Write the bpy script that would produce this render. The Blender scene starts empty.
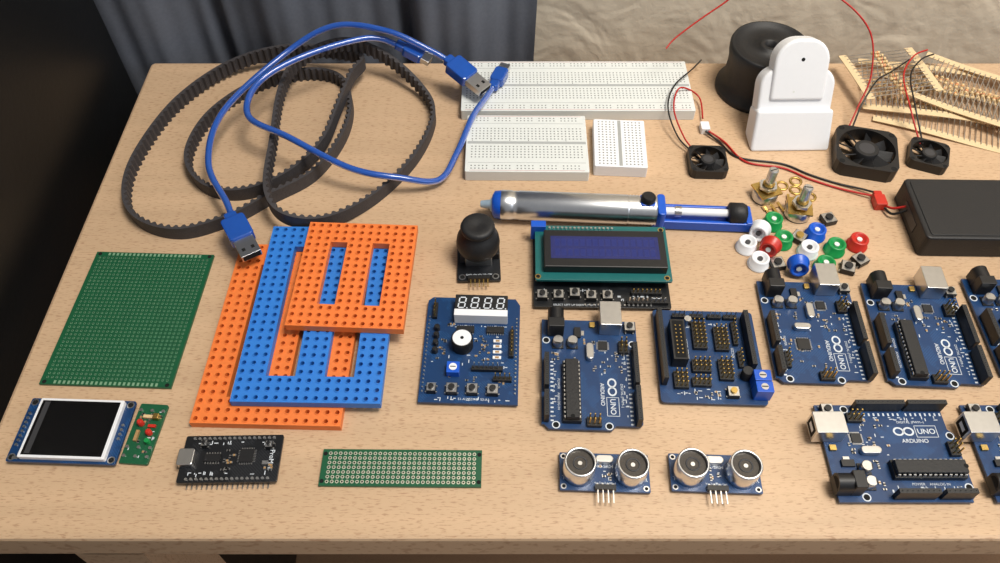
import bpy, math, random
from mathutils import Vector, Matrix
R=random.Random(7)
Z0=0.75; S=0.001
C=bpy.context.collection
pi=math.pi
# ------------------------------------------------------------ materials
def lin(c):
    return tuple(((x/255)/12.92 if x/255<=0.04045 else ((x/255+0.055)/1.055)**2.4) for x in c)
def N(nt,t,**k):
    n=nt.nodes.new(t)
    for a,b in k.items(): setattr(n,a,b)
    return n
def mat(name,c,rough=.5,metal=0,var=.08,vs=300,bump=0,bs=800,trans=0,coat=0,spec=.5):
    m=bpy.data.materials.new(name); m.use_nodes=True; nt=m.node_tree
    b=nt.nodes['Principled BSDF']
    l=lin(c)
    tc=N(nt,'ShaderNodeTexCoord')
    no=N(nt,'ShaderNodeTexNoise'); no.inputs['Scale'].default_value=vs; no.inputs['Detail'].default_value=3
    nt.links.new(tc.outputs['Object'],no.inputs['Vector'])
    mx=N(nt,'ShaderNodeMix',data_type='RGBA')
    mx.inputs[6].default_value=(*[x*(1-var) for x in l],1)
    mx.inputs[7].default_value=(*[min(1,x*(1+var)) for x in l],1)
    nt.links.new(no.outputs['Fac'],mx.inputs[0]); nt.links.new(mx.outputs[2],b.inputs['Base Color'])
    b.inputs['Roughness'].default_value=rough; b.inputs['Metallic'].default_value=metal
    b.inputs['Specular IOR Level'].default_value=spec
    b.inputs['Transmission Weight'].default_value=trans
    b.inputs['Coat Weight'].default_value=coat
    if bump:
        n2=N(nt,'ShaderNodeTexNoise'); n2.inputs['Scale'].default_value=bs
        nt.links.new(tc.outputs['Object'],n2.inputs['Vector'])
        bp=N(nt,'ShaderNodeBump'); bp.inputs['Strength'].default_value=bump; bp.inputs['Distance'].default_value=.001
        nt.links.new(n2.outputs['Fac'],bp.inputs['Height']); nt.links.new(bp.outputs[0],b.inputs['Normal'])
    return m
BLK=mat('black_plastic',(20,20,22),.45)
BLKM=mat('matte_black_plastic',(22,22,24),.55,bump=.15)
GRYD=mat('dark_grey',(55,55,58),.5)
SIL=mat('tin_metal',(205,205,205),.3,1)
ALU=mat('aluminium',(225,227,230),.28,1)
GOLD=mat('brass_metal',(200,168,98),.35,1)
WHT=mat('white_plastic',(230,232,236),.4,var=.02)
WHTB=mat('breadboard_plastic',(216,220,218),.45,var=.02)
SILK=mat('silkscreen_white',(205,212,220),.6,var=.02)
RUB=mat('black_rubber',(60,57,59),.65,var=.25,bump=.3)
ORG=mat('orange_plastic',(230,122,56),.5,var=.04)
BLU=mat('blue_plastic',(44,120,206),.5,var=.04)
BLU2=mat('royal_blue_plastic',(20,85,195),.35)
GRN=mat('green_plastic',(20,140,70),.35)
RED=mat('red_plastic',(190,45,32),.35)
CAB=mat('translucent_blue_jacket',(38,96,196),.2,trans=.35,coat=.5)
PGRN=mat('green_solder_mask',(22,84,54),.35,var=.12)
PADG=mat('tinned_pads',(150,186,152),.4,.4)
PADT=mat('tin_pads_bright',(215,215,195),.35,.6)
PTEAL=mat('teal_solder_mask',(22,98,98),.35)
SCR=mat('lcd_blue_glass',(26,36,100),.15,coat=.5)
LCDC=mat('lcd_characters',(32,43,110),.3)
SCRB=mat('screen_black_glass',(8,8,10),.08,coat=.6)
CER=mat('ceramic_tan',(165,130,85),.5)
PAP=mat('paper_tape',(214,190,150),.8)
RES=mat('resistor_body',(214,186,140),.45)
WRED=mat('red_wire_jacket',(180,30,25),.4)
WBLK=mat('black_wire_jacket',(15,15,16),.4)
WHOLE=mat('socket_hole_dark',(60,60,60),.8)
HOLE=mat('hole_black',(6,6,6),.9)
MESH=mat('transducer_mesh',(62,58,54),.45,.6,var=.5,vs=1500)
def pcb(name,c,c2):
    m=bpy.data.materials.new(name); m.use_nodes=True; nt=m.node_tree; b=nt.nodes['Principled BSDF']
    tc=N(nt,'ShaderNodeTexCoord'); mp=N(nt,'ShaderNodeMapping'); mp.inputs['Rotation'].default_value=(0,0,.785)
    nt.links.new(tc.outputs['Object'],mp.inputs[0])
    br=N(nt,'ShaderNodeTexBrick'); br.inputs['Scale'].default_value=90
    br.inputs['Color1'].default_value=(*lin(c),1); br.inputs['Color2'].default_value=(*[x*1.15 for x in lin(c)],1); br.inputs['Mortar'].default_value=(*lin(c2),1)
    br.inputs['Mortar Size'].default_value=.02; br.inputs['Brick Width'].default_value=.9; br.inputs['Row Height'].default_value=.1
    no=N(nt,'ShaderNodeTexNoise'); no.inputs['Scale'].default_value=110
    nt.links.new(tc.outputs['Object'],no.inputs['Vector'])
    rp=N(nt,'ShaderNodeValToRGB'); rp.color_ramp.elements[0].position=.54; rp.color_ramp.elements[1].position=.57
    nt.links.new(no.outputs['Fac'],rp.inputs[0])
    mx=N(nt,'ShaderNodeMix',data_type='RGBA'); mx.inputs[6].default_value=(*lin(c),1)
    nt.links.new(rp.outputs[0],mx.inputs[0]); nt.links.new(mp.outputs[0],br.inputs['Vector']); nt.links.new(br.outputs[0],mx.inputs[7])
    nt.links.new(mx.outputs[2],b.inputs['Base Color']); b.inputs['Roughness'].default_value=.33
    return m
PBLU=pcb('blue_solder_mask',(17,54,98),(28,72,120))
PBLK=pcb('black_solder_mask',(18,20,24),(40,42,46))

# ------------------------------------------------------------ mesh builder (mm)
class MB:
    def __init__(s): s.v=[];s.f=[];s.m=[];s.sm=[];s.mats=[];s.M=Matrix()
    def add(s,vs,fs,mt,smooth=False):
        if mt not in s.mats: s.mats.append(mt)
        k=s.mats.index(mt); b=len(s.v)
        s.v+= [tuple(s.M@Vector(p)) for p in vs]
        s.f+= [tuple(b+i for i in f) for f in fs]
        s.m+= [k]*len(fs); s.sm+=[smooth]*len(fs)
    def box(s,x0,y0,z0,x1,y1,z1,mt):
        s.add([(x0,y0,z0),(x1,y0,z0),(x1,y1,z0),(x0,y1,z0),(x0,y0,z1),(x1,y0,z1),(x1,y1,z1),(x0,y1,z1)],
              [(3,2,1,0),(4,5,6,7),(0,1,5,4),(1,2,6,5),(2,3,7,6),(3,0,4,7)],mt)
    def cb(s,cx,cy,z,w,d,h,mt): s.box(cx-w/2,cy-d/2,z,cx+w/2,cy+d/2,z+h,mt)
    def prism(s,poly,z0,z1,mt,c=0):
        n=len(poly); v=[(x,y,z0) for x,y in poly]+[(x,y,z1) for x,y in poly]
        f=[tuple(range(n-1,-1,-1)),tuple(range(n,2*n))]+[(i,(i+1)%n,n+(i+1)%n,n+i) for i in range(n)]
        s.add(v,f,mt)
    def rbox(s,cx,cy,z0,w,d,h,mt,r=1,c=.3,n=4):
        def ring(w,d,r,z):
            o=[]
            for qx,qy,a0 in ((1,1,0),(-1,1,90),(-1,-1,180),(1,-1,270)):
                for i in range(n+1):
                    a=math.radians(a0+90*i/n)
                    o.append((cx+qx*(w/2-r)+r*math.cos(a),cy+qy*(d/2-r)+r*math.sin(a),z))
            return o
        r=max(r,c+.01)
        rs=[ring(w-c*1.2,d-c*1.2,r-c*.6,z0),ring(w,d,r,z0+c*.6),ring(w,d,r,z0+h-c),ring(w-c*.6,d-c*.6,r-c*.3,z0+h-c*.3),ring(w-2*c,d-2*c,r-c,z0+h)]
        v=sum(rs,[]); k=4*(n+1); f=[tuple(range(k-1,-1,-1)),tuple(range(4*k,5*k))]
        for L in range(4):
            for i in range(k): f.append((L*k+i,L*k+(i+1)%k,(L+1)*k+(i+1)%k,(L+1)*k+i))
        s.add(v,f,mt)
    def lathe(s,prof,mt,n=24,T=None,smooth=True,caps=True):
        o=s.M; 
        if T is not None: s.M=o@T
        v=[];f=[]
        for r,z in prof:
            for i in range(n):
                a=2*pi*i/n; v.append((r*math.cos(a),r*math.sin(a),z))
        for L in range(len(prof)-1):
            for i in range(n): f.append((L*n+i,L*n+(i+1)%n,(L+1)*n+(i+1)%n,(L+1)*n+i))
        s.add(v,f,mt,smooth)
        if caps:
            k=len(prof)-1; vv=v[:n]+v[k*n:]
            s.add(vv,[tuple(range(n-1,-1,-1)),tuple(range(n,2*n))],mt)
        s.M=o
    def cyl(s,cx,cy,z0,z1,r,mt,n=20,r2=None,c=0):
        r2=r if r2 is None else r2
        T=Matrix.Translation((cx,cy,0))
        if c: pr=[(r,z0),(r2,z1-c),(r2-c,z1)]
        else: pr=[(r,z0),(r2,z1)]
        s.lathe(pr,mt,n,T,smooth=n>10)
    def xcyl(s,x0,x1,cy,cz,r,mt,n=20):
        s.lathe([(r,x0),(r,x1)],mt,n,Matrix.Translation((0,cy,cz))@Matrix.Rotation(pi/2,4,'Y'))
    def tube(s,pts,r,mt,n=8,res=8):
        P=spline([Vector(p) for p in pts],False,res)
        v=[];f=[];up=Vector((0,0,1))
        for i,p in enumerate(P):
            t=(P[min(i+1,len(P)-1)]-P[max(i-1,0)])
            t=t.normalized() if t.length>1e-6 else Vector((1,0,0))
            a=t.cross(up)
            if a.length<.05: a=t.cross(Vector((0,1,0)))
            a.normalize(); b=a.cross(t)
            for k in range(n):
                q=p+a*(r*math.cos(2*pi*k/n))+b*(r*math.sin(2*pi*k/n)); v.append(tuple(q))
        for i in range(len(P)-1):
            for k in range(n): f.append((i*n+k,i*n+(k+1)%n,(i+1)*n+(k+1)%n,(i+1)*n+k))
        f+= [tuple(range(n)),tuple(range(len(v)-1,len(v)-n-1,-1))]
        s.add(v,f,mt,True)
    def build(s,name,x=0,y=0,z=0,rot=0,bevel=0):
        me=bpy.data.meshes.new(name)
        me.from_pydata([(a*S,b*S,c*S) for a,b,c in s.v],[],s.f)
        for m in s.mats: me.materials.append(m)
        me.polygons.foreach_set('material_index',s.m); me.polygons.foreach_set('use_smooth',s.sm)
        me.update()
        o=bpy.data.objects.new(name,me); C.objects.link(o)
        o.location=(x*S,y*S,Z0+z*S); o.rotation_euler=(0,0,math.radians(rot))
        if bevel:
            b=o.modifiers.new('bevel','BEVEL'); b.width=bevel*S; b.segments=4; b.limit_method='ANGLE'; b.angle_limit=math.radians(35); b.use_clamp_overlap=False
        return o
def spline(P,closed,res):
    n=len(P);o=[]
    rng=range(n) if closed else range(n-1)
    g=(lambda i:P[i%n]) if closed else (lambda i:P[max(0,min(n-1,i))])
    for i in rng:
        a,b,c,d=g(i-1),g(i),g(i+1),g(i+2)
        for k in range(res):
            t=k/res
            o.append(.5*((2*b)+(c-a)*t+(2*a-5*b+4*c-d)*t*t+(3*b-a-3*c+d)*t**3))
    if not closed:o.append(P[-1])
    return o
def txt(par,body,x,y,z,size,rot=0,mt=None,name='silkscreen_text',bold=0):
    cu=bpy.data.curves.new(name,'FONT'); cu.body=body; cu.size=size*S; cu.align_x='CENTER'; cu.align_y='CENTER'
    cu.offset=bold*S*.5; cu.extrude=.00002
    cu.materials.append(mt or SILK)
    o=bpy.data.objects.new(name,cu); C.objects.link(o); o.parent=par
    o.location=(x*S,y*S,(z+.05)*S); o.rotation_euler=(0,0,math.radians(rot))
def cells(mb,nx,ny,p,z0,z1,r,mask,mt,pad=None,rp=0,collar=0):
    X0=-nx*p/2;Y0=-ny*p/2; h=p/2
    sq=[(h,0),(h,h),(0,h),(-h,h),(-h,0),(-h,-h),(0,-h),(h,-h)]
    oc=[(math.cos(i*pi/4),math.sin(i*pi/4)) for i in range(8)]
    q=[(k,(k+1)%8,8+(k+1)%8,8+k) for k in range(8)]
    for i in range(nx):
        for j in range(ny):
            if not mask(i,j): continue
            cx=X0+(i+.5)*p; cy=Y0+(j+.5)*p
            r1=rp if rp else r
            mb.add([(cx+a,cy+b,z1) for a,b in sq]+[(cx+a*r1,cy+b*r1,z1) for a,b in oc],q,mt)
            zz=z1+collar; kk=.93 if collar else 1
            if collar: mb.add([(cx+a*r1,cy+b*r1,z1) for a,b in oc]+[(cx+a*r1*.93,cy+b*r1*.93,zz) for a,b in oc],q,pad or mt)
            if rp: mb.add([(cx+a*r1*kk,cy+b*r1*kk,zz) for a,b in oc]+[(cx+a*r,cy+b*r,zz) for a,b in oc],q,pad or mt)
            mb.add([(cx+a*r,cy+b*r,zz) for a,b in oc]+[(cx+a*r,cy+b*r,z0) for a,b in oc],q,mt)
            for di,dj,a,b in ((1,0,7,1),(0,1,1,3),(-1,0,3,5),(0,-1,5,7)):
                if not(0<=i+di<nx and 0<=j+dj<ny and mask(i+di,j+dj)):
                    (ax,ay),(bx,by)=sq[a],sq[b]
                    mb.add([(cx+ax,cy+ay,z0),(cx+bx,cy+by,z0),(cx+bx,cy+by,z1),(cx+ax,cy+ay,z1)],[(0,1,2,3)],mt)
            mb.add([(cx+a,cy+b,z0) for a,b in sq]+[(cx+a*r,cy+b*r,z0) for a,b in oc],[tuple(reversed(t)) for t in q],mt)
# reusable electronics parts
def fheader(mb,cx,cy,z,n,alongx=True,h=8.5,mt=None):
    L=n*2.54
    w,d=(L,2.5) if alongx else (2.5,L)
    mb.cb(cx,cy,z,w,d,h,mt or BLK)
    for i in range(n):
        o=-L/2+1.27+i*2.54
        x,y=(cx+o,cy) if alongx else (cx,cy+o)
        mb.cb(x,y,z+h,1.3,1.3,.06,WHOLE)
        mb.cb(x,y,z+h+.06,.7,.7,.02,HOLE)
def pins(mb,cx,cy,z,nx,ny,h=8.5,base=None,pm=None):
    mb.cb(cx,cy,z,nx*2.54,ny*2.54,2.5,base or BLK)
    for i in range(nx):
        for j in range(ny):
            mb.cb(cx+(i-(nx-1)/2)*2.54,cy+(j-(ny-1)/2)*2.54,z+2.5,.6,.6,h-2.5,pm or GOLD)
def legs(mb,cx,cy,n,z,alongx=True):
    for i in range(n):
        o=(i-(n-1)/2)*2.54
        x,y=(cx+o,cy) if alongx else (cx,cy+o)
        mb.cyl(x,y,0,z,.45,SIL,6)
def smd(mb,x0,y0,x1,y1,z,n,seed):
    r=random.Random(seed)
    for i in range(n):
        x=r.uniform(x0,x1);y=r.uniform(y0,y1);w,d=(1.8,1) if r.random()<.5 else (1,1.8)
        m=r.choice([BLK,CER,BLK,GRYD])
        mb.cb(x,y,z,w,d,.5,SIL)
        mb.cb(x,y,z,w*(.5 if w>d else 1.02),d*(.5 if d>w else 1.02),.56,m)
def labels(mb,x0,y0,x1,y1,z,n,seed,w=(.8,2.2),vert=False):
    r=random.Random(seed)
    for i in range(n):
        x=r.uniform(x0,x1);y=r.uniform(y0,y1);a=r.uniform(*w);b=.45
        if vert or r.random()<.4:a,b=b,a
        mb.cb(x,y,z,a,b,.03,SILK)
def chip(mb,cx,cy,z,w,d,h,np,alongx=True,mt=None):
    mb.cb(cx,cy,z,w,d,h,mt or BLK)
    for i in range(np):
        for sgn in(-1,1):
            if alongx:
                x=cx-w/2+w*(i+.5)/np; y=cy+sgn*(d/2+.5); mb.cb(x,y,z,.5,1.2,h*.45,SIL)
            else:
                y=cy-d/2+d*(i+.5)/np; x=cx+sgn*(w/2+.5); mb.cb(x,y,z,1.2,.5,h*.45,SIL)
    mb.cyl(cx-w/2+1,cy-d/2+1,z+h,z+h+.03,.35,GRYD,8)
def qfp(mb,cx,cy,z,w,np):
    mb.cb(cx,cy,z+.1,w,w,1.1,BLK)
    for i in range(np):
        o=-w/2+w*(i+.5)/np
        for sg in(-1,1):
            mb.cb(cx+o,cy+sg*(w/2+.5),z,.3,1.1,.4,SIL); mb.cb(cx+sg*(w/2+.5),cy+o,z,1.1,.3,.4,SIL)
def button(mb,cx,cy,z,cap=None,s=6):
    mb.cb(cx,cy,z,s,s,3.4,BLK); mb.cb(cx,cy,z+3.4,s*.92,s*.92,.25,SIL)
    mb.cyl(cx,cy,z+3.6,z+5,s*.29,cap or BLK,16)
    for a in(-1,1):
        for b in(-1,1): mb.cb(cx+a*s*.55,cy+b*s*.36,z,.9,.7,1.4,SIL)
def ecap(mb,cx,cy,z,r=3.1,h=5.4):
    mb.cb(cx,cy,z,2*r,2*r,.8,BLK); mb.cyl(cx,cy,z+.8,z+h,r*.93,SIL,20,c=.3)
    mb.add([(cx+r*.9*math.cos(a),cy+r*.9*math.sin(a),z+h+.03) for a in [i*pi/8-.9 for i in range(5)]],[(0,1,2,3,4)],BLK)

# ------------------------------------------------------------ room
def wood(name,base,dark,fl=.35):
    m=bpy.data.materials.new(name); m.use_nodes=True; nt=m.node_tree; b=nt.nodes['Principled BSDF']
    tc=N(nt,'ShaderNodeTexCoord')
    def noise(sc,detail,ms):
        mp=N(nt,'ShaderNodeMapping'); mp.inputs['Scale'].default_value=ms
        nt.links.new(tc.outputs['Object'],mp.inputs[0])
        n=N(nt,'ShaderNodeTexNoise'); n.inputs['Scale'].default_value=sc; n.inputs['Detail'].default_value=detail
        nt.links.new(mp.outputs[0],n.inputs['Vector']); return n
    fleck=noise(1,2,(240,1300,300)); grain=noise(1,5,(4,90,20)); big=noise(1,2,(2,7,3))
    r1=N(nt,'ShaderNodeValToRGB'); r1.color_ramp.elements[0].position=.55; r1.color_ramp.elements[1].position=.68
    nt.links.new(fleck.outputs['Fac'],r1.inputs[0])
    mx=N(nt,'ShaderNodeMix',data_type='RGBA'); mx.inputs[6].default_value=(*[x*.82 for x in lin(base)],1); mx.inputs[7].default_value=(*[x*1.12 for x in lin(base)],1)
    nt.links.new(grain.outputs['Fac'],mx.inputs[0])
    m3=N(nt,'ShaderNodeMix',data_type='RGBA',blend_type='MULTIPLY'); m3.inputs[0].default_value=.35
    nt.links.new(mx.outputs[2],m3.inputs[6]); nt.links.new(big.outputs['Fac'],m3.inputs[7])
    m2=N(nt,'ShaderNodeMix',data_type='RGBA'); m2.inputs[7].default_value=(*lin(dark),1)
    mu=N(nt,'ShaderNodeMath',operation='MULTIPLY'); mu.inputs[1].default_value=fl
    nt.links.new(r1.outputs[0],mu.inputs[0]); nt.links.new(mu.outputs[0],m2.inputs[0])
    nt.links.new(m3.outputs[2],m2.inputs[6]); nt.links.new(m2.outputs[2],b.inputs['Base Color'])
    b.inputs['Roughness'].default_value=.38; b.inputs['Specular IOR Level'].default_value=.4
    return m
BEECH=wood('beech_laminate',(218,185,150),(140,98,68),.5)
FLOORW=wood('floor_wood',(190,150,115),(120,80,50))
t=MB()
t.rbox(217,310,-22,964,364,22,BEECH,4,2.2)
t.box(-245,150,-90,670,165,-22,BEECH); t.box(-245,460,-90,670,472,-22,BEECH)
for x in(-230,650):
    for y in(170,450): t.cb(x,y,-750,40,40,728,BEECH)
t.build('wooden_table')
f=MB(); f.box(-1500,-900,-770,1500,560,-750,FLOORW); f.build('floor')
WALL=bpy.data.materials.new('relief_plaster'); WALL.use_nodes=True; nt=WALL.node_tree; b=nt.nodes['Principled BSDF']
tc=N(nt,'ShaderNodeTexCoord'); n1=N(nt,'ShaderNodeTexNoise'); n1.inputs['Scale'].default_value=20; n1.inputs['Detail'].default_value=2; n1.inputs['Distortion'].default_value=.8
nt.links.new(tc.outputs['Object'],n1.inputs['Vector'])
rp=N(nt,'ShaderNodeValToRGB'); rp.color_ramp.elements[0].position=.38; rp.color_ramp.elements[1].position=.66
nt.links.new(n1.outputs['Fac'],rp.inputs[0])
n2=N(nt,'ShaderNodeTexNoise'); n2.inputs['Scale'].default_value=130; n2.inputs['Detail'].default_value=3
nt.links.new(tc.outputs['Object'],n2.inputs['Vector'])
ad=N(nt,'ShaderNodeMath',operation='MULTIPLY_ADD'); ad.inputs[1].default_value=.4
nt.links.new(n2.outputs['Fac'],ad.inputs[0]); nt.links.new(rp.outputs[0],ad.inputs[2])
bp=N(nt,'ShaderNodeBump'); bp.inputs['Strength'].default_value=.55; bp.inputs['Distance'].default_value=.0025
nt.links.new(ad.outputs[0],bp.inputs['Height']); nt.links.new(bp.outputs[0],b.inputs['Normal'])
b.inputs['Base Color'].default_value=(*lin((214,203,184)),1); b.inputs['Roughness'].default_value=.9
w=MB(); w.box(-1500,540,-770,1500,600,1700,WALL); w.build('wall_back')
CUR=mat('curtain_fabric',(100,105,116),.9,var=.15,vs=400,bump=.5,bs=2500)
c=MB(); nx=430; zs=[-740,-400,-100,0,100,400,900,1500]
def cy(x):
    y=514+6*math.sin(x*.052+.6)+2.5*math.sin(x*.13+1)+1*math.sin(x*.37)
    g=math.exp(-((x+72)/6)**2); y=y*(1-g)+535*g
    g=math.exp(-((x+215)/5)**2); y=y*(1-g)+530*g
    return y
v=[];f=[]
for j,z in enumerate(zs):
    for i in range(nx+1):
        x=-400+427*i/nx; v.append((x+2*math.sin(z*.01),cy(x+z*.03),z))
k=nx+1
for j in range(len(zs)-1):
    for i in range(nx): f.append((j*k+i,j*k+i+1,(j+1)*k+i+1,(j+1)*k+i))
c.add(v,f,CUR,True)
c.build('grey_curtain')
# black cabinet beside the table
LEA=mat('black_lacquer',(11,12,13),.42,bump=.1,bs=300)
s=MB(); s.rbox(-545,247,-735,520,488,905,LEA,3,2); s.rbox(-545,247,170,526,494,18,LEA,4,3)
for x in(-673,-417): s.rbox(x,0,-700,250,6,840,LEA,1,.5)
for x in(-565,-525): s.rbox(x,-8,-200,8,14,120,SIL,2,1)
for x in(-780,-310):
    for y in(30,470): s.cyl(x,y,-750,-735,15,BLK)
s.build('black_cabinet')

# ------------------------------------------------------------ breadboards
RAILM=mat('rail_mark',(190,130,130),.7)
def breadboard(name,L,W,rows,x,y,rot):
    m=MB(); m.rbox(0,0,0,L,W,8.5,WHTB,1,.4)
    G=mat(name+'_hole',(105,108,108),.8)
    gr=mat(name+'_groove',(165,168,168),.8)
    m.box(-L/2+1,-1.2,8.5,L/2-1,1.2,8.53,gr)
    p=2.54
    for i in range(rows):
        X=(i-(rows-1)/2)*p
        for sg in(-1,1):
            for j in range(5):
                Y=sg*(3.8+j*p); m.cb(X,Y,8.5,.9,.9,.03,G)
            if i%6!=5:
                for Y in(sg*(W/2-3),sg*(W/2-3-p)): m.cb(X,Y,8.5,.9,.9,.03,G)
        if i%5==0: m.cb(X,2.2,8.5,.4,1.1,.03,GRYD)
    for sg in(-1,1):
        m.box(-L/2+2,sg*(W/2-8.4)-.2,8.5,L/2-2,sg*(W/2-8.4)+.2,8.52,gr)
        m.box(-L/2+3,sg*(W/2-1.2)-.15,8.5,L/2-3,sg*(W/2-1.2)+.15,8.53,RAILM)
    m.build(name,x,y,0,rot)
breadboard('white_breadboard',165,55,63,55,454.5,0)
breadboard('white_breadboard',82,55,30,18,394.5,-.5)
m=MB(); m.rbox(0,0,0,35,46,9,WHT,1,.4); 
G=mat('mini_hole',(120,122,120),.8); m.box(-1.1,-22,9,1.1,22,9.03,mat('mini_groove',(160,162,160),.7))
for j in range(17):
    for sg in(-1,1):
        for i in range(5): m.cb(sg*(3.8+i*2.54),(j-8)*2.54,9,1,1,.03,G)
m.build('mini_breadboard',81,394,0,-3)

# ------------------------------------------------------------ holed plates
def plate(name,nx,ny,mask,mt,x,y,z,rot,p=5.27):
    m=MB(); cells(m,nx,ny,p,0,4.8,1.25,mask,mt,None,1.85,.35); return m.build(name,x,y,z,rot)
bigmask=lambda i,j:not((3<=i<6 or 9<=i<12) and 3<=j<20)
plate('orange_mounting_plate',15,23,bigmask,ORG,-121,247,0,-1.5)
plate('blue_mounting_plate',15,23,bigmask,BLU,-101,257,5.3,-1)
plate('orange_mounting_plate',13,15,lambda i,j:not((3<=i<5 or 8<=i<10) and 3<=j<12),ORG,-84.5,278,10.6,-2.5,5.05)

# ------------------------------------------------------------ perfboards
def perf(name,nx,ny,mx,my,pad,rp,x,y,rot):
    p=2.54;m=MB(); cells(m,nx,ny,p,0,1.6,.5,lambda i,j:True,PGRN,pad,rp,.05)
    a=nx*p/2;b=ny*p/2
    m.box(-a-mx,-b-my,0,a+mx,-b,1.6,PGRN);m.box(-a-mx,b,0,a+mx,b+my,1.6,PGRN)
    m.box(-a-mx,-b,0,-a,b,1.6,PGRN);m.box(a,-b,0,a+mx,b,1.6,PGRN)
    for sx in(-1,1):
        for sy in(-1,1):
            if my>2.5: m.cyl(sx*(a-.5),sy*(b+my/2),1.6,1.66,1.2,HOLE,12)
    if my>2.5:
        for i in range(nx-4): m.cb((i-(nx-5)/2)*p,-b-my/2,1.6,1.3,2,.05,pad); m.cb((i-(nx-5)/2)*p,b+my/2,1.6,1.3,2,.05,pad)
    else:
        for sx in(-1,1):
            for sy in(-1,1): m.cyl(sx*(a+mx/2),sy*(b-1.5),1.6,1.66,1.1,HOLE,12)
    m.build(name,x,y,0,rot)
perf('green_perfboard',27,34,1.9,3.2,PADG,.7,-213,257.5,-2)
perf('green_perfboard',30,7,2.6,1,PADT,1.0,-50,164,-.5)

# ------------------------------------------------------------ microcontroller boards
def board(x,y,rot,smdver,seed):
    m=MB(); z=3.2
    X=lambda a:a-34.3
    Y=lambda a:a-26.7
    poly=[(0,0),(66,0),(66,1.3),(68.6,3.8),(68.6,36.6),(66,39.1),(66,51.8),(64.5,53.3),(0,53.3)]
    m.prism([(X(a),Y(b)) for a,b in poly],z-1.6,z,PBLU)
    m.rbox(X(1.5),Y(38.1),z,16,12,10.8,SIL,.6,.3)
    m.box(X(-6.55),Y(33.8),z+1.4,X(-6.5),Y(42.4),z+9.4,HOLE); m.box(X(-6.6),Y(35.5),z+4,X(-6.52),Y(40.7),z+6.8,WHT)
    m.rbox(X(8.5),Y(7.7),z,6,9,11,BLK,.6,.4); m.rbox(X(1.8),Y(7.7),z,8,9,6,BLK,.6,.3)
    m.xcyl(X(-2),X(6),Y(7.7),z+6.3,4.5,BLK); m.xcyl(X(-2.05),X(-2),Y(7.7),z+6.3,3.2,HOLE)
    for cx,cy_,n in((31.5,50.8,10),(56,50.8,8),(37,2.5,8),(57.5,2.5,6)):
        fheader(m,X(cx),Y(cy_),z,n); legs(m,X(cx),Y(cy_),n,z-1)
        for i in range(n): m.cb(X(cx)+(i-(n-1)/2)*2.54,Y(cy_)+(-3.1 if cy_>20 else 3.1),z,.9,1.6,.03,SILK)
    for a,b in((14,2.5),(15.3,50.7),(66.3,7.6),(66.3,35.5)): m.cyl(X(a),Y(b),z,z+.05,2.2,SILK,16); m.cyl(X(a),Y(b),z,z+.08,1.6,HOLE,16)
    pins(m,X(64.8),Y(27.5),z,2,3,8.5); pins(m,X(18.5),Y(45.2),z,3,2,8.5)
    button(m,X(5.2),Y(49.4),z)
    ecap(m,X(16.5),Y(9),z); ecap(m,X(16.5),Y(17),z)
    qfp(m,X(17),Y(34),z,5,8); m.rbox(X(22),Y(26.5),z,10.5,4.2,3.4,SIL,2.05,.4)
    m.cb(X(9),Y(20),z,6.5,3.6,1.7,BLK); m.cb(X(9),Y(23),z,3.2,1.6,.6,SIL)
    m.rbox(X(3.5),Y(28.5),z,3.4,3,1.6,GOLD,.3,.1)
    if smdver:
        qfp(m,X(44),Y(19),z,7,8); m.rbox(X(33),Y(20),z,4,9.5,3.2,SIL,1.9,.4)
        pins(m,X(55),Y(8),z,4,1,8)
        smd(m,X(36),Y(8),X(58),Y(30),z,9,seed)
    else:
        m.cb(X(47.5),Y(16),z,36,9.6,3.5,BLK); m.rbox(X(47.5),Y(16),z+3.6,35.2,7,3.4,BLKM,.3,.3)
        for i in range(14):
            for sg in(-1,1): m.cb(X(47.5)+(i-6.5)*2.54,Y(16)+sg*4,z+3.5,1.3,.5,2,SIL)
        m.cyl(X(64.5),Y(16),z+7,z+7.05,1.2,HOLE,12)
    smd(m,X(20),Y(28),X(34),Y(45),z,12,seed); smd(m,X(22),Y(6),X(27),Y(22),z,6,seed+3); smd(m,X(12),Y(23),X(16),Y(31),z,4,seed+4)
    labels(m,X(24),Y(44.5),X(62),Y(46.2),z,16,seed+5); labels(m,X(28),Y(6.2),X(62),Y(8),z,14,seed+6)
    labels(m,X(20),Y(24),X(36),Y(42),z,10,seed+7)
    for dx in(-2.6,2.6):
        n=16; v=[]
        for i in range(n):
            a=2*pi*i/n
            v+=[(X(43)+dx+2.9*math.cos(a),Y(38)+2.5*math.sin(a),z+.06),(X(43)+dx+1.9*math.cos(a),Y(38)+1.6*math.sin(a),z+.06)]
        m.add(v,[(2*i,(2*i+2)%(2*n),(2*i+3)%(2*n),2*i+1) for i in range(n)],SILK)
    for yy in(34.8,41.2): m.cb(X(54.8),Y(yy),z,11,.3,.04,SILK)
    for xx in(49.3,60.3): m.cb(X(xx),Y(38),z,.3,6.6,.04,SILK)
    o=m.build('microcontroller_board',x,y,0,rot)
    txt(o,'UNO',X(54.8),Y(37.9),z+.05,4.1,0,bold=.1)
    txt(o,'ARDUINO',X(47.5),Y(32.6),z,3,0,bold=.06)
    txt(o,'DIGITAL (PWM~)',X(48),Y(43.2),z,1.9,0)
    txt(o,'POWER    ANALOG IN',X(48),Y(9.2),z,1.9,0)
board(49.5,218.5,-92,False,1)
board(178,246,-92,True,2)
board(239,244,-93,False,3)
board(301,248,-91,False,4)
board(201,172,0,False,5)
board(278.5,172,0,False,6)

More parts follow.
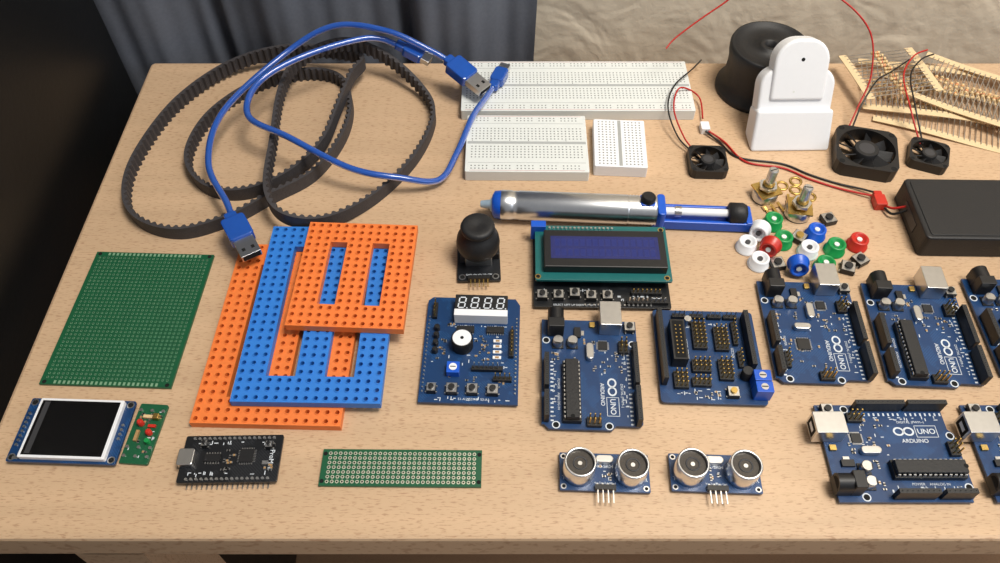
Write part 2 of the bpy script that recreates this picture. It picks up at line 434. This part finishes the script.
# ------------------------------------------------------------ multifunction shield
m=MB(); z=3.4
m.prism([(-26.7,-34.5),(26.7,-34.5),(26.7,30),(24,34.5),(-24,34.5),(-26.7,32)],z-1.6,z,PBLU)
m.rbox(4.5,24.5,z,30,13.5,8,BLK,.4,.2); m.rbox(4.5,19,z,30.2,4.4,8.05,WHT,.3,.15)
for d in range(4):
    cx=4.5+(d-1.5)*7.3; zt=z+8.02; cyy=25.6
    sk=lambda x,y:(cx+x+.12*y,cyy+y,zt+.05)
    def seg(x0,y0,x1,y1): m.add([sk(x0,y0),sk(x1,y0),sk(x1,y1),sk(x0,y1)],[(0,1,2,3)],SILK)
    for yy in(-3.9,-.35,3.2): seg(-1.5,yy,1.5,yy+.75)
    for xx in(-2.2,1.45):
        for yy in(-3.1,.45): seg(xx,yy,xx+.75,yy+2.7)
    m.cyl(cx+2.9,cyy-3.7,zt,zt+.05,.45,SILK,8)
chip(m,-4,12,z,10,4,1.6,8);chip(m,13,12,z,10,4,1.6,8)
m.cyl(-5,1.5,z,z+8.5,6,BLK,28,c=.4); m.cyl(-5,1.5,z+8.5,z+8.6,5.2,WHT,28); m.cyl(-5,1.5,z+8.6,z+8.65,1,HOLE,12)
for i in range(3): button(m,-9+i*11,-27,z)
button(m,-20,-27,z,s=5)
m.rbox(-9,-15,z,7,7,4.8,BLU2,.3,.2); m.cyl(-9,-15,z+4.8,z+5.2,2.2,WHT,16); m.cb(-9,-15,z+5.2,3,.6,.05,GRYD)
for i in range(4): m.cb(14.5,5-i*3.6,z,4.6,1.9,.8,WHT); m.cb(14.5,5-i*3.6,z+.8,2.2,1.3,.05,CER)
m.box(1,-15,z,18,-12.4,z+2.5,BLK)
for i in range(6): m.cb(2.5+i*2.54,-13.7,z,.64,.64,8,SIL)
pins(m,18,-20,z,4,1,8)
pins(m,-22,24,z,1,4,8); pins(m,22.5,3,z,1,7,7)
for i in range(4): m.cyl(-20,12-i*5,z,z+4,1.6,BLK,10,c=.4)
for sx in(-1,1):
    for i in range(20): m.cyl(sx*25,-28+i*2.54,0,z+.8,.5,SIL,6)
    m.cb(sx*25,-4,0.8,2.4,50,1.0,BLK)
smd(m,-20,-12,-12,8,z,10,11); smd(m,2,-9,10,8,z,14,12); smd(m,-14,15,-9,16,z,4,13); smd(m,-20,-22,20,-18,z,8,15)
labels(m,-20,-33,22,-31,z,18,14); labels(m,-22,-12,20,8,z,20,15); labels(m,-22,14,22,16,z,16,16)
o=m.build('display_buzzer_shield',-16,234,0,-2)
txt(o,'RESET',-20,-23.2,z,1.8); txt(o,'S1-A1  S2-A2  S3-A3',3,-32,z,2)

# ------------------------------------------------------------ sensor shield
m=MB(); z=3.2
m.rbox(0,0,z-1.6,57,60,1.6,PBLU,2,.1)
fheader(m,-26,3,z,18,False); fheader(m,22.5,8,z,14,False)
legs(m,-26,3,18,z,False); legs(m,22.5,8,14,z,False)
m.box(-21,-8,z,-13,18,z+8.5,BLK); m.box(-20,-7,z+8.5,-14,17,z+8.52,HOLE)
for i in range(8):
    for j in range(2): m.cb(-18.3+j*2.54,-4+i*2.54,z+8.5,.64,.64,.3,GOLD)
pins(m,-17,-17,z,3,4,7.5)
pins(m,-4,12,z,3,7,7.5);pins(m,8,10,z,3,6,7.5);pins(m,16,14,z,1,6,7.5)
pins(m,-5,-8,z,4,3,7.5);pins(m,8,-10,z,3,5,7.5); pins(m,-6,-18,z,4,2,7.5)
pins(m,17,-3,z,1,4,7.5)
for x in(-14,-4,6,15): pins(m,x,25,z,3,1,7.5,pm=SIL)
m.cyl(-10,20.5,z,z+6,2,SIL,16)
button(m,10,-24,z,GOLD)
m.cyl(18.5,-13,z,z+7,3,BLKM,16,c=.3)
for i in range(2):
    m.rbox(25,-24+i*7,z,9,6.6,9.5,BLU2,.4,.3); m.cyl(25,-24+i*7,z+9.5,z+9.6,2,SIL,12); m.cb(25,-24+i*7,z+9.6,3.4,.6,.03,HOLE)
smd(m,-12,-27,4,-23,z,8,21); labels(m,-12,-28,4,-21,z,10,22); labels(m,-10,18,18,22,z,14,23); labels(m,-20,-26,-10,-24,z,6,24)
o=m.build('sensor_shield',115.5,229.5,0,-2)
txt(o,'Sensor Shield',-11.3,4,z,2.4,90,bold=.06); txt(o,'APC220',14,2,z,2,90)

# ------------------------------------------------------------ LCD keypad shield
m=MB(); z=3.2
m.rbox(0,0,z-1.6,80,57,1.6,PBLK,1,.1)
m.rbox(1,6.5,9,80,42,1.6,PTEAL,1,.1)
for x in(-36,38):
    for y in(-10,24): m.cyl(x,y,z,9,1.6,BLK,8)
m.rbox(2,5,10.6,72,28,6,BLK,.6,.5)
m.box(-30,-3,16.62,34,14,16.7,SCR)
for i in range(16):
    for j in range(2): m.cb(-26+i*3.75,1.6+j*7.6,16.7,2.9,5.4,.02,LCDC)
for x in(-37.5,39):
    for y in(-12,25): m.cyl(x-(1 if x>0 else 0),y,10.6,10.65,1.8,GOLD,16); m.cyl(x-(1 if x>0 else 0),y,10.65,10.7,1.2,HOLE,12)
for i in range(16): m.cyl(-30+i*2.54,25.2,10.6,11.6,.8,SIL,8)
m.box(-31.5,24,3.2,9.5,26.4,9,BLK)
for i in range(5): button(m,-35+i*9.5,-21.5+(1.5 if i==2 else 0),z,s=6)
m.rbox(-37,25,z,9,5,12,BLU2,.4,.2)
m.box(14,-26.5,z,38,-24,z+2.5,BLK)
for i in range(9): m.cb(15.5+i*2.54,-25.3,z,.64,.64,6,SIL)
pins(m,26,-18.5,z,7,1,5)
for i in range(16): m.cyl(-10+i*2.54,-27,0,z+.8,.6,SIL,6); m.cyl(-10+i*2.54,26.6,0,z,.5,SIL,6)
labels(m,10,-23,38,-20,z,22,32); labels(m,-36,-17,8,-16,z,10,33)
o=m.build('lcd_keypad_shield',60,290.5,0,-1)
txt(o,'LCD Keypad Shield',8,21.3,10.6,2.8,bold=.06); txt(o,'SELECT LEFT UP DOWN RIGHT',-16,-27,z,1.8)

# ------------------------------------------------------------ joystick
m=MB(); z=2.6
m.rbox(0,0,z-1.6,26,34,1.6,PBLK,1,.1)
for a in(-1,1):
    for b in(-1,1): m.cyl(a*10,b*14,z,z+.06,2.1,SIL,16); m.cyl(a*10,b*14,z,z+.1,1.4,HOLE,12); m.cyl(a*10,b*14,0,1,1,SIL,8)
m.rbox(0,2,z,16,16,8,SIL,.6,.3); m.box(-11,-3,z,-8,7,z+8,GRYD); m.box(-5,10,z,5,13,z+8,GRYD); m.rbox(10,2,z,5,6,5,BLK,.3,.2)
m.lathe([(9,z+7.5),(11.8,z+8.5),(12.8,z+11),(13,z+14),(12.4,z+18),(10.6,z+21.5),(9,z+23.5),(8.6,z+24.5),(9.8,z+25.2),(10.2,z+26.8),(9.6,z+28.3),(8,z+29),(4,z+28.2),(.5,z+27.8)],BLKM,36,Matrix.Translation((0,2,0)))
m.cb(0,-15.8,z,13,2.5,2.5,BLK)
for i in range(5): m.cb(-5+i*2.54,-19,z+1,.64,7,.64,GOLD)
o=m.build('joystick_module',-13,299,0,2)
txt(o,'GND +5V VRx VRy SW',0,-12.5,z,1.6)

# ------------------------------------------------------------ ultrasonic sensors
def hc(x,y,rot):
    m=MB(); z=3
    m.rbox(0,0,z-1.6,45,20,1.6,PBLU,.5,.05)
    for sx in(-1,1):
        m.lathe([(8,z),(8.15,z+.6),(8,z+1.2),(8,z+11.5),(7.7,z+12),(6.9,z+12),(6.7,z+11.6),(6.7,z+10)],ALU,40,Matrix.Translation((sx*13,0,0)),caps=False)
        m.cyl(sx*13,0,z+9,z+10,6.7,MESH,32)
        m.lathe([(3.6,z+10),(3.6,z+10.25),(2.9,z+10.25),(2.9,z+10)],GRYD,24,Matrix.Translation((sx*13,0,0)),caps=False)
        m.cyl(sx*13,0,z+10,z+10.2,1.1,SIL,12)
        for sy in(-1,1): m.cyl(sx*20.5,sy*8,z,z+.06,1.5,SIL,12); m.cyl(sx*20.5,sy*8,z,z+.1,.9,HOLE,12); m.cyl(sx*20.5,sy*8,0,z-1.6,.7,SIL,8)
    m.rbox(0,6,z,9,4,3.2,SIL,1.9,.4)
    m.cb(0,-8.6,z,10.4,2.5,2.5,BLK)
    for i in range(4):
        xx=(i-1.5)*2.54; m.cb(xx,-12.5,z+1,.64,8,.64,SIL); m.cyl(xx,-7,z,z+1,.7,SIL,8)
    smd(m,-3,-4,3,3,z,5,int(x)); labels(m,-4,-6,4,4,z,6,int(x)+1)
    o=m.build('ultrasonic_sensor_module',x,y,0,rot)
    txt(o,'HC-SR04',0,3,z,2.4,bold=.05); txt(o,'T',-20.5,-3.5,z,3); txt(o,'R',20.5,-3.5,z,3); txt(o,'Vcc Trig Echo Gnd',0,-5.8,z,1.4)
hc(52.5,161,-2); hc(108,160.5,-2)

# ------------------------------------------------------------ TFT display module and mini dev board
m=MB(); z=4
m.rbox(0,0,z-1.6,56,36,1.6,PBLU,1,.1)
m.rbox(1,0,z,44.5,33.5,3,WHT,.8,.3); m.box(-19.8,-15.4,z+3,21.6,15.4,z+3.08,SCRB); m.box(-18.3,-14.6,z+3.08,-15.5,14.6,z+3.1,GRYD)
for sx in(-1,1):
    for sy in(-1,1): m.cyl(sx*25.6,sy*15.6,z,z+.06,2,SIL,16); m.cyl(sx*25.6,sy*15.6,z,z+.1,1.4,HOLE,12)
for i in range(8): m.cyl(-25.6,-9+i*2.54,0,z+.8,.8,SIL,8)
m.cb(-25.6,-.1,.8,2.4,21,1.6,BLK)
for i in range(4): m.cyl(25.6,-4+i*2.54,0,z+.8,.8,SIL,8)
m.rbox(-23.4,-16,z,3,1.6,.8,SIL,.2,.1)
o=m.build('tft_display_module',-222,183.5,0,-2)
m=MB(); z=1.8
m.rbox(0,0,.2,15,34,1.6,PGRN,1,.1)
for a,b in((-6,13),(0,13),(6,13),(-6,-13),(0,-13),(6,-13),(-6,-8),(0,-8),(6,-8)): m.cyl(a,b,0,2.5,.9,SIL,8)
m.cb(3,4,z,4,1.6,1.2,RED); m.cyl(-3,5,z,z+4,1.6,RED,12,c=.6); m.cyl(3,0,z,z+3.5,1.6,RED,12,c=.6); m.cyl(4,-5,z,z+3,1.3,GRN,12); m.cb(-3,-2,z,1.6,6,1.6,CER); m.cb(0,9,z,6,1.7,1.7,RES)
m.rbox(4,9,z,3,3,3,GOLD,.3,.2); smd(m,-6,-11,6,11,z,16,51); labels(m,-6,-14,6,14,z,8,52)
m.build('component_tester_board',-185.4,183,0,-4)
m=MB(); z=4
m.rbox(0,0,z-1.6,50,25.5,1.6,PBLK,1,.1)
m.rbox(-22,0,z,8,9,3.2,SIL,1.2,.3); m.box(-26.05,-3.2,z+.8,-26,3.2,z+2.4,HOLE)
qfp(m,8,1,z,7,8); chip(m,-9,0,z,8,4,1.5,6); button(m,19,6,z,s=3.5); button(m,-14,7,z,s=3); m.cb(18,-3,z,3,2,1.2,SIL)
for sy in(-1,1):
    m.cb(0,sy*11,1.2,46,2.4,1.2,BLK)
    for i in range(17): m.cyl((i-8)*2.54,sy*11,0,z+.7,.75,SIL,8)
for i in range(17): m.cb((i-8)*2.54,-13.6,0.3,.64,2.6,.64,SIL)
smd(m,-4,-7,3,7,z,12,61); smd(m,14,-7,22,2,z,5,62); labels(m,-20,7.5,20,9,z,14,63); labels(m,-20,-9,20,-7.5,z,14,64)
o=m.build('mini_microcontroller_board',-136.5,168,0,1)
txt(o,'ProMini',20.5,-1,z,3.4,-90,bold=.05)

# ------------------------------------------------------------ desoldering pump
m=MB(); T=Matrix.Rotation(pi/2,4,'Y'); zc=9.6
TT=Matrix.Translation((0,0,zc))@T
PALE=mat('pale_nozzle',(190,215,235),.3,trans=.3)
m.lathe([(1.5,-86),(2.2,-85.5),(3,-80),(6,-78)],PALE,20,TT)
m.lathe([(6,-78.5),(8.6,-77),(9.2,-72)],BLU2,28,TT)
m.lathe([(9.2,-73),(9.4,-72.5),(9.4,-66),(9.1,-65.5),(9.1,-62),(9.4,-61.5),(9.4,6)],ALU,36,TT)
pr=[]
for i in range(9): pr+=[(9.5,6+i*2),(9.0,6.9+i*2)]
m.lathe(pr+[(9.4,24)],ALU,36,TT)
m.rbox(53,0,1.2,62,15,3,BLU2,1.5,.5)
for sy in(-1,1): m.rbox(53,sy*6.6,1.2,62,2.2,7,BLU2,1,.5)
m.rbox(27,0,.4,5,17.5,15.5,BLU2,2,.6)
m.lathe([(2.6,28),(2.6,74)],WHT,16,TT); m.lathe([(3.4,36),(3.4,40)],SIL,16,TT)
m.lathe([(5,69),(7,70),(7,78),(6,80),(3,81)],BLKM,24,TT); m.rbox(82,0,1.2,4,15,8,BLU2,1,.4)
m.cyl(18,0,18.5,23,4.5,BLK,24,c=1); m.rbox(18,0,17,9,9,2,BLU2,1,.4)
m.build('desoldering_pump',73.5,333,0,-3)

# ------------------------------------------------------------ timing belts
def belt(pts,name,w=10):
    P=spline([Vector(p) for p in pts],True,40)
    L=[0]
    for i in range(len(P)): L.append(L[-1]+(P[(i+1)%len(P)]-P[i]).length)
    tot=L[-1]; n=int(tot/1.25)//4*4; Q=[];j=0
    for k in range(n):
        d=tot*k/n
        while L[j+1]<d:j+=1
        a,b=P[j],P[(j+1)%len(P)]; Q.append(a.lerp(b,(d-L[j])/(L[j+1]-L[j])))
    area=sum(Q[i].x*Q[(i+1)%n].y-Q[(i+1)%n].x*Q[i].y for i in range(n)); sg=1 if area>0 else -1
    m=MB(); v=[];f=[]
    for i in range(n):
        t=(Q[(i+1)%n]-Q[i-1]); t.z=0; t.normalize(); nr=Vector((-t.y,t.x,0))*sg
        th=2.6 if i%4<2 else .9
        a=Q[i]-nr*.8; b=Q[i]+nr*th
        v+=[(a.x,a.y,a.z),(b.x,b.y,b.z),(b.x,b.y,b.z+w),(a.x,a.y,a.z+w)]
    for i in range(n):
        k=(i+1)%n
        for e in range(4): f.append((4*i+e,4*k+e,4*k+(e+1)%4,4*i+(e+1)%4))
    m.add(v,f,RUB); return m.build(name)
belt([(-100,475,10),(-127,485,10),(-165,486,9),(-202,474,3),(-231,437,0),(-244,384,0),(-241,347,0),(-225,325,0),(-198,317,0),(-170,328,0),(-148,346,0),(-122,368,0),(-107,405,0),(-106,440,0),(-118,466,0),
 (-145,472,0),(-178,458,0),(-204,424,0),(-210,384,0),(-194,357,0),(-168,350,0),(-140,364,1),(-120,392,3),(-112,425,7),(-106,455,10)],'toothed_belt')
belt([(-150,464,11),(-132,477,17),(-108,479,21),(-82,472,14),(-57,452,3),(-46,425,0),(-56,384,0),(-80,347,0),(-108,324,3),(-133,322,9),(-147,342,11),(-151,388,11),(-154,432,11)],'toothed_belt')

# ------------------------------------------------------------ USB cables
def frame(p,q):
    p=Vector(p);q=Vector(q); x=(q-p).normalized(); y=Vector((0,0,1)).cross(x).normalized(); z=x.cross(y)
    return Matrix(((x.x,y.x,z.x,p.x),(x.y,y.y,z.y,p.y),(x.z,y.z,z.z,p.z),(0,0,0,1)))
def usba(m,p,q):
    o=m.M; m.M=frame(p,q)@Matrix.Translation((0,0,-4))
    m.rbox(9,0,0,19,15,8,CAB,2.5,1); m.rbox(-2,0,1.2,7,8,5.6,CAB,2,1)
    m.rbox(25,0,1.8,14,12,4.5,SIL,.4,.2)
    for sy in(-1,1): m.cb(27,sy*2.8,6.3,2.4,2,.06,HOLE)
    m.box(32,-5.3,2.2,32.05,5.3,5.9,HOLE); m.M=o
def usbm(m,p,q):
    o=m.M; m.M=frame(p,q)@Matrix.Translation((0,0,-3.5))
    m.rbox(7,0,0,15,10,7,CAB,2.5,1); m.rbox(-3,0,1,8,7,5,CAB,2,1)
    m.rbox(17,0,1.5,7,7.5,4,SIL,.6,.2); m.box(20.5,-3,2.5,20.55,3,4.5,HOLE); m.M=o
m=MB()
usba(m,(-163,318,16),(-142,284,15)); usba(m,(-34,457,26),(-2,430,15.5))
m.tube([(-164,320,16),(-170,333,15.5),(-188,366,18),(-186,410,23),(-152,460,31),(-117,476,43),(-80,472,42),(-50,464,32),(-36,459,26)],2.2,CAB,10,12)
m.build('usb_cable')
m=MB()
usbm(m,(-68,470,29),(-50,463,23)); usbm(m,(-3,452,13),(6,476,13))
m.tube([(-69,470,29),(-93,472,36),(-136,449,37.5),(-163,425,34),(-166,399,28),(-137,380,27),(-96,359,20),(-64,356,14),(-40,362,6),(-29,386,7),(-19,415,13),(-10,436,12.5),(-4,450,13)],2.2,CAB,10,12)
m.build('usb_cable')

# ------------------------------------------------------------ fans
def fan(w,h,x,y,z,rot,wires,holes=1.4):
    m=MB(); n=40; r=w*.46
    def sqp(a):
        c_,s_=math.cos(a),math.sin(a); k=min(w/2/max(abs(c_),abs(s_)),w*.64); return(c_*k,s_*k)
    o=[sqp(2*pi*i/n+pi/4) for i in range(n)]; q=[(r*math.cos(2*pi*i/n+pi/4),r*math.sin(2*pi*i/n+pi/4)) for i in range(n)]
    v=[(a,b,h) for a,b in o]+[(a,b,h) for a,b in q]+[(a,b,0) for a,b in q]+[(a,b,0) for a,b in o]
    m.add(v,[(L*n+i,L*n+(i+1)%n,((L+1)%4)*n+(i+1)%n,((L+1)%4)*n+i) for L in range(4) for i in range(n)],BLK)
    m.cyl(0,0,.6,h-.3,w*.2,BLKM,28,c=.4); m.cyl(0,0,h-.3,h-.25,w*.13,GRYD,24)
    for k in range(4):
        m.M=Matrix.Rotation(k*pi/2+.6,4,'Z'); m.box(w*.1,-.7,0,r+.3,.7,.8,BLK)
    for k in range(9):
        m.M=Matrix.Rotation(k*2*pi/9,4,'Z')@Matrix.Translation((w*.2,0,h/2))@Matrix.Rotation(.75,4,'X')
        L=r-w*.2-.5; d=w*.085
        m.box(-.3,-d,-.3,L,d,.3,BLKM)
    m.M=Matrix()
    for a in(-1,1):
        for b in(-1,1): m.cyl(a*w*.41,b*w*.41,h,h+.05,holes,HOLE,12)
    T=Matrix.Translation((x,y,z))@Matrix.Rotation(math.radians(rot),4,'Z')
    I=T.inverted()
    for pts,mt in wires: m.tube([tuple(I@Vector(p)) for p in pts],.6,mt,6,10)
    m.build('cooling_fan',x,y,z,rot)
fan(25,7,139,381,0,-2,[([(131,391,3),(122,403,6),(117,425,12),(124,448,13),(140,468,12),(150,484,8)],WBLK),([(133,391,3),(126,403,6),(121,425,12),(128,446,13),(143,446,5),(143,425,3)],WRED)])
fan(40,10,246,388,0,-14,[([(240,410,4),(248,424,14),(256,440,30),(250,458,54),(222,476,70),(180,482,76),(150,476,58),(124,466,42),(116,460,36)],WRED),([(243,410,4),(250,424,16),(262,440,24),(276,452,22),(296,470,19)],WBLK)],holes=2)
fan(25,7,289,387,0,-22,[([(287,398,4),(282,420,17),(284,448,22),(298,470,22),(312,480,20)],WRED),([(289,398,4),(285,420,18),(289,448,22),(302,466,22),(315,475,20)],WBLK)])

# ------------------------------------------------------------ spool + white case
m=MB()
m.lathe([(30,0),(30.5,.5),(30.5,2.5),(29.5,4),(27,8),(26,13),(25.8,20),(26.3,27),(27.2,31),(27.5,34),(27.6,37),(27,38.6),(25.5,39),(25,37.5),(8,37),(7.5,38.6),(4,38.6),(3.6,30)],BLKM,56)
m.build('black_spool',189,461.3,0,0)
m=MB()
def arch(w,y0,y1,r,n=10):
    o=[(-w/2,y0),(w/2,y0)]
    for i in range(n+1):
        a=i/n*pi/2; o.append((w/2-r+r*math.cos(a),y1-r+r*math.sin(a)))
    for i in range(n+1):
        a=pi/2+i/n*pi/2; o.append((-w/2+r+r*math.cos(a),y1-r+r*math.sin(a)))
    return o
m.prism(arch(50,6,45,12),-11,2.2,WHT)
m.prism(arch(36,24,64,15),-9,4.2,WHT)
# base block cut flat where it stands on the table (leaning back 26 degrees)
yb=lambda z:-(7+.438*z)/.899
w2=27
v=[(-w2,yb(-11),-11),(w2,yb(-11),-11),(w2,yb(6),6),(-w2,yb(6),6),(-w2+1.2,18,-11),(w2-1.2,18,-11),(w2-1.2,18,6),(-w2+1.2,18,6)]
m.add(v,[(3,2,1,0),(4,5,6,7),(0,1,5,4),(1,2,6,5),(2,3,7,6),(3,0,4,7)],WHT)
o=m.build('white_plastic_case',198,404.6,7,0,bevel=2); o.rotation_euler=(math.radians(64),0,math.radians(1))
m=MB(); m.cyl(0,51,4.2,4.35,1.2,HOLE,16); m.cb(-3,30,4.2,1.2,1.2,.1,WHTB)
h=m.build('camera_hole'); h.parent=o; h.location=(0,0,0)

# ------------------------------------------------------------ resistor bandoliers
def bandolier(n,x,y,z,rot,seed):
    r=random.Random(seed); m=MB(); p=3.7; L=n*p
    def zz(u): return 1.2+1.0*math.sin(u*.05+seed)
    K=24
    for sy in(-1,1):
        v=[];f=[]
        for i in range(K+1):
            u=-L/2+L*i/K; h=zz(u)
            v+=[(u,sy*26-3,h-.2),(u,sy*26+3,h-.2),(u,sy*26+3,h+.3),(u,sy*26-3,h+.3)]
        for i in range(K):
            for e in range(4): f.append((4*i+e,4*i+(e+1)%4,4*(i+1)+(e+1)%4,4*(i+1)+e))
        f+=[(0,1,2,3),(4*K+3,4*K+2,4*K+1,4*K)]
        m.add(v,f,PAP)
    for i in range(n):
        u=-L/2+(i+.5)*p; h=zz(u)+.3; j=r.uniform(-1.5,1.5)
        m.box(u-.28,-25,h,u+.28,25,h+.5,SIL)
        T=Matrix.Translation((u,j,h+.3))@Matrix.Rotation(pi/2,4,'X')
        m.lathe([(.5,-3.3),(1.25,-3),(1.3,-2.1),(1.05,-1.7),(1.05,1.7),(1.3,2.1),(1.25,3),(.5,3.3)],RES,8,T)
        for k,mt in enumerate(r.sample([RED,BLK,GRYD,CER,GOLD,ORG],3)):
            m.lathe([(1.12,-1.5+k*1.2),(1.12,-1+k*1.2)],mt,8,T)
    m.build('resistor_tape',x,y,z,rot)
bandolier(28,322,432,0,-22,3)
bandolier(32,322,450,4,-12,8)
bandolier(26,346,442,8,-33,12)
bandolier(13,282,462,12,-80,21)

# ------------------------------------------------------------ pots, washers
def pot(x,y,rot):
    m=MB()
    m.cyl(0,0,0,1,8,GRYD,28); m.cyl(0,0,1,7.5,8.2,SIL,32,c=.5); m.cb(0,0,7,15,14,1.2,GOLD)
    m.cyl(0,0,8,14,3.5,GOLD,20)
    for i in range(4): m.cyl(0,0,8.6+i*1.4,9.2+i*1.4,3.8,GOLD,20)
    m.lathe([(6,10),(6,12)],ALU,6,smooth=False)
    m.cyl(0,0,14,15.5,2.6,ALU,20)
    for k in range(18):
        m.M=Matrix.Rotation(k*2*pi/18,4,'Z'); m.box(1.4,-.3,15.5,3,.3,25,ALU)
    m.M=Matrix(); m.cyl(0,0,15.5,25.3,2.6,ALU,20,c=.4); m.cb(0,0,25.3,5,.7,.05,HOLE)
    m.cb(0,-9,0,13,4,1.2,CER)
    for i in range(3): m.cb((i-1)*5,-12,1.2,1.6,8,.5,GOLD)
    m.build('potentiometer',x,y,0,rot)
pot(172,352,20); pot(190,337,170)
m=MB()
for x,y in((186,362),(194,358),(202,352),(196,366)):
    m.lathe([(4.2,0),(4.2,1),(2.8,1),(2.8,0),(4.2,0)],GOLD,20,Matrix.Translation((x-194,y-360,0)),caps=False)
m.build('washer_set',194,360)

# ------------------------------------------------------------ button caps & switches
def cap(mt,x,y,rot=0,tip=False):
    m=MB(); m.lathe([(6.4,0),(6.5,.4),(6.5,1.4),(5.7,1.7),(5.5,7),(5,7.5),(4,7.5),(3.7,5.8),(.3,5.6)],mt,32)
    m.cyl(0,0,5.7,6.8,1.6,WHTB if mt is not WHT else GRYD,12)
    o=m.build('round_button_cap',x,y,0,rot)
    if tip: o.rotation_euler=(math.radians(78),0,math.radians(rot)); o.location.z=Z0+.0064
for mt,x,y,t in((WHT,152,309,0),(WHT,162,320,1),(GRN,172,328,0),(WHT,157,296,0),(GRN,175,313,0),(BLU2,179,293,1),(BLU2,197,319,0),(GRN,206,307,0),(RED,221,311,0),(WHT,189,305,0),(GRN,196,293,0),(RED,166,307,1)):
    cap(mt,x,y,R.uniform(-40,40),t)
def tact(x,y,rot,c):
    m=MB(); button(m,0,0,.6,c,8)
    for a in(-1,1):
        for b in(-1,1): m.cb(a*4.6,b*3,0,.6,.8,1,SIL)
    m.build('tactile_switch',x,y,0,rot)
tact(208,331,15,BLK); tact(219,298,30,BLK); tact(210,292,-20,BLKM); tact(186,316,50,GOLD); tact(168,295,10,BLK)

# ------------------------------------------------------------ battery box
m=MB()
m.rbox(0,0,0,94,50,17,BLKM,3,1.2); m.rbox(0,0,16.6,88,45,.9,BLKM,2,.3); m.box(-47.3,-10,5,-47,10,12,GRYD)
m.rbox(22,-25,6,18,2,7,BLK,.5,.3)
m.tube([(-47,8,9),(-53,10,5),(-56,14,3)],.8,WRED,6); m.tube([(-47,5,9),(-54,6,4),(-57,12,3)],.8,WBLK,6)
m.rbox(-59,17,0,7,9,6,RED,.6,.3); m.rbox(-59,23,.5,5,4,5,RED,.6,.3)
m.build('battery_box',303,327,0,-1)
m=MB()
m.rbox(143,416,0,6,8,5,WHT,.6,.3)
m.tube([(143,412,3),(152,402,1.2),(162,388,1),(190,382,1),(206,372,1),(222,364,1),(236,358,2),(243,354,3)],.7,WBLK,6)
m.tube([(145,412,3),(155,403,1.2),(166,384,1),(190,378,1),(205,368,1),(221,360,1),(234,354,2),(241,351,3)],.7,WRED,6)
m.build('connector_lead')

# ------------------------------------------------------------ lights, world, camera
def area(name,loc,size,e,col,tgt=(0,.3,.75)):
    l=bpy.data.lights.new(name,'AREA'); l.size=size; l.energy=e; l.color=col
    o=bpy.data.objects.new(name,l); C.objects.link(o); o.location=loc
    o.rotation_euler=(Vector(tgt)-Vector(loc)).to_track_quat('-Z','Y').to_euler()
area('ceiling_lamp',(.5,.12,2.3),.5,27,(1,.94,.85),(.1,.3,.75))
area('added_fill',(1.4,-.7,1.9),1.0,8,(.86,.92,1))  # unseen cool fill, added to even out the light; not a window
# spot without a real fixture, added to brighten and warm the plaster on the right
l=bpy.data.lights.new('added_wall_spot','SPOT'); l.energy=9; l.spot_size=math.radians(46); l.spot_blend=1; l.shadow_soft_size=.05; l.color=(1,.88,.7)
o=bpy.data.objects.new('added_wall_spot',l); C.objects.link(o); o.location=(.55,.0,1.75)
o.rotation_euler=(Vector((.33,.54,.93))-Vector(o.location)).to_track_quat('-Z','Y').to_euler()
wd=bpy.data.worlds.new('world'); bpy.context.scene.world=wd; wd.use_nodes=True
bg=wd.node_tree.nodes['Background']; bg.inputs[0].default_value=(.93,.94,.97,1); bg.inputs[1].default_value=.26
cam=bpy.data.objects.new('camera',bpy.data.cameras.new('camera')); C.objects.link(cam)
cam.location=(0,0,Z0+.376); cam.rotation_euler=(math.radians(37),0,0); cam.data.lens=28.26; cam.data.clip_start=.01
bpy.context.scene.camera=cam
bpy.context.scene.view_settings.view_transform='Standard'
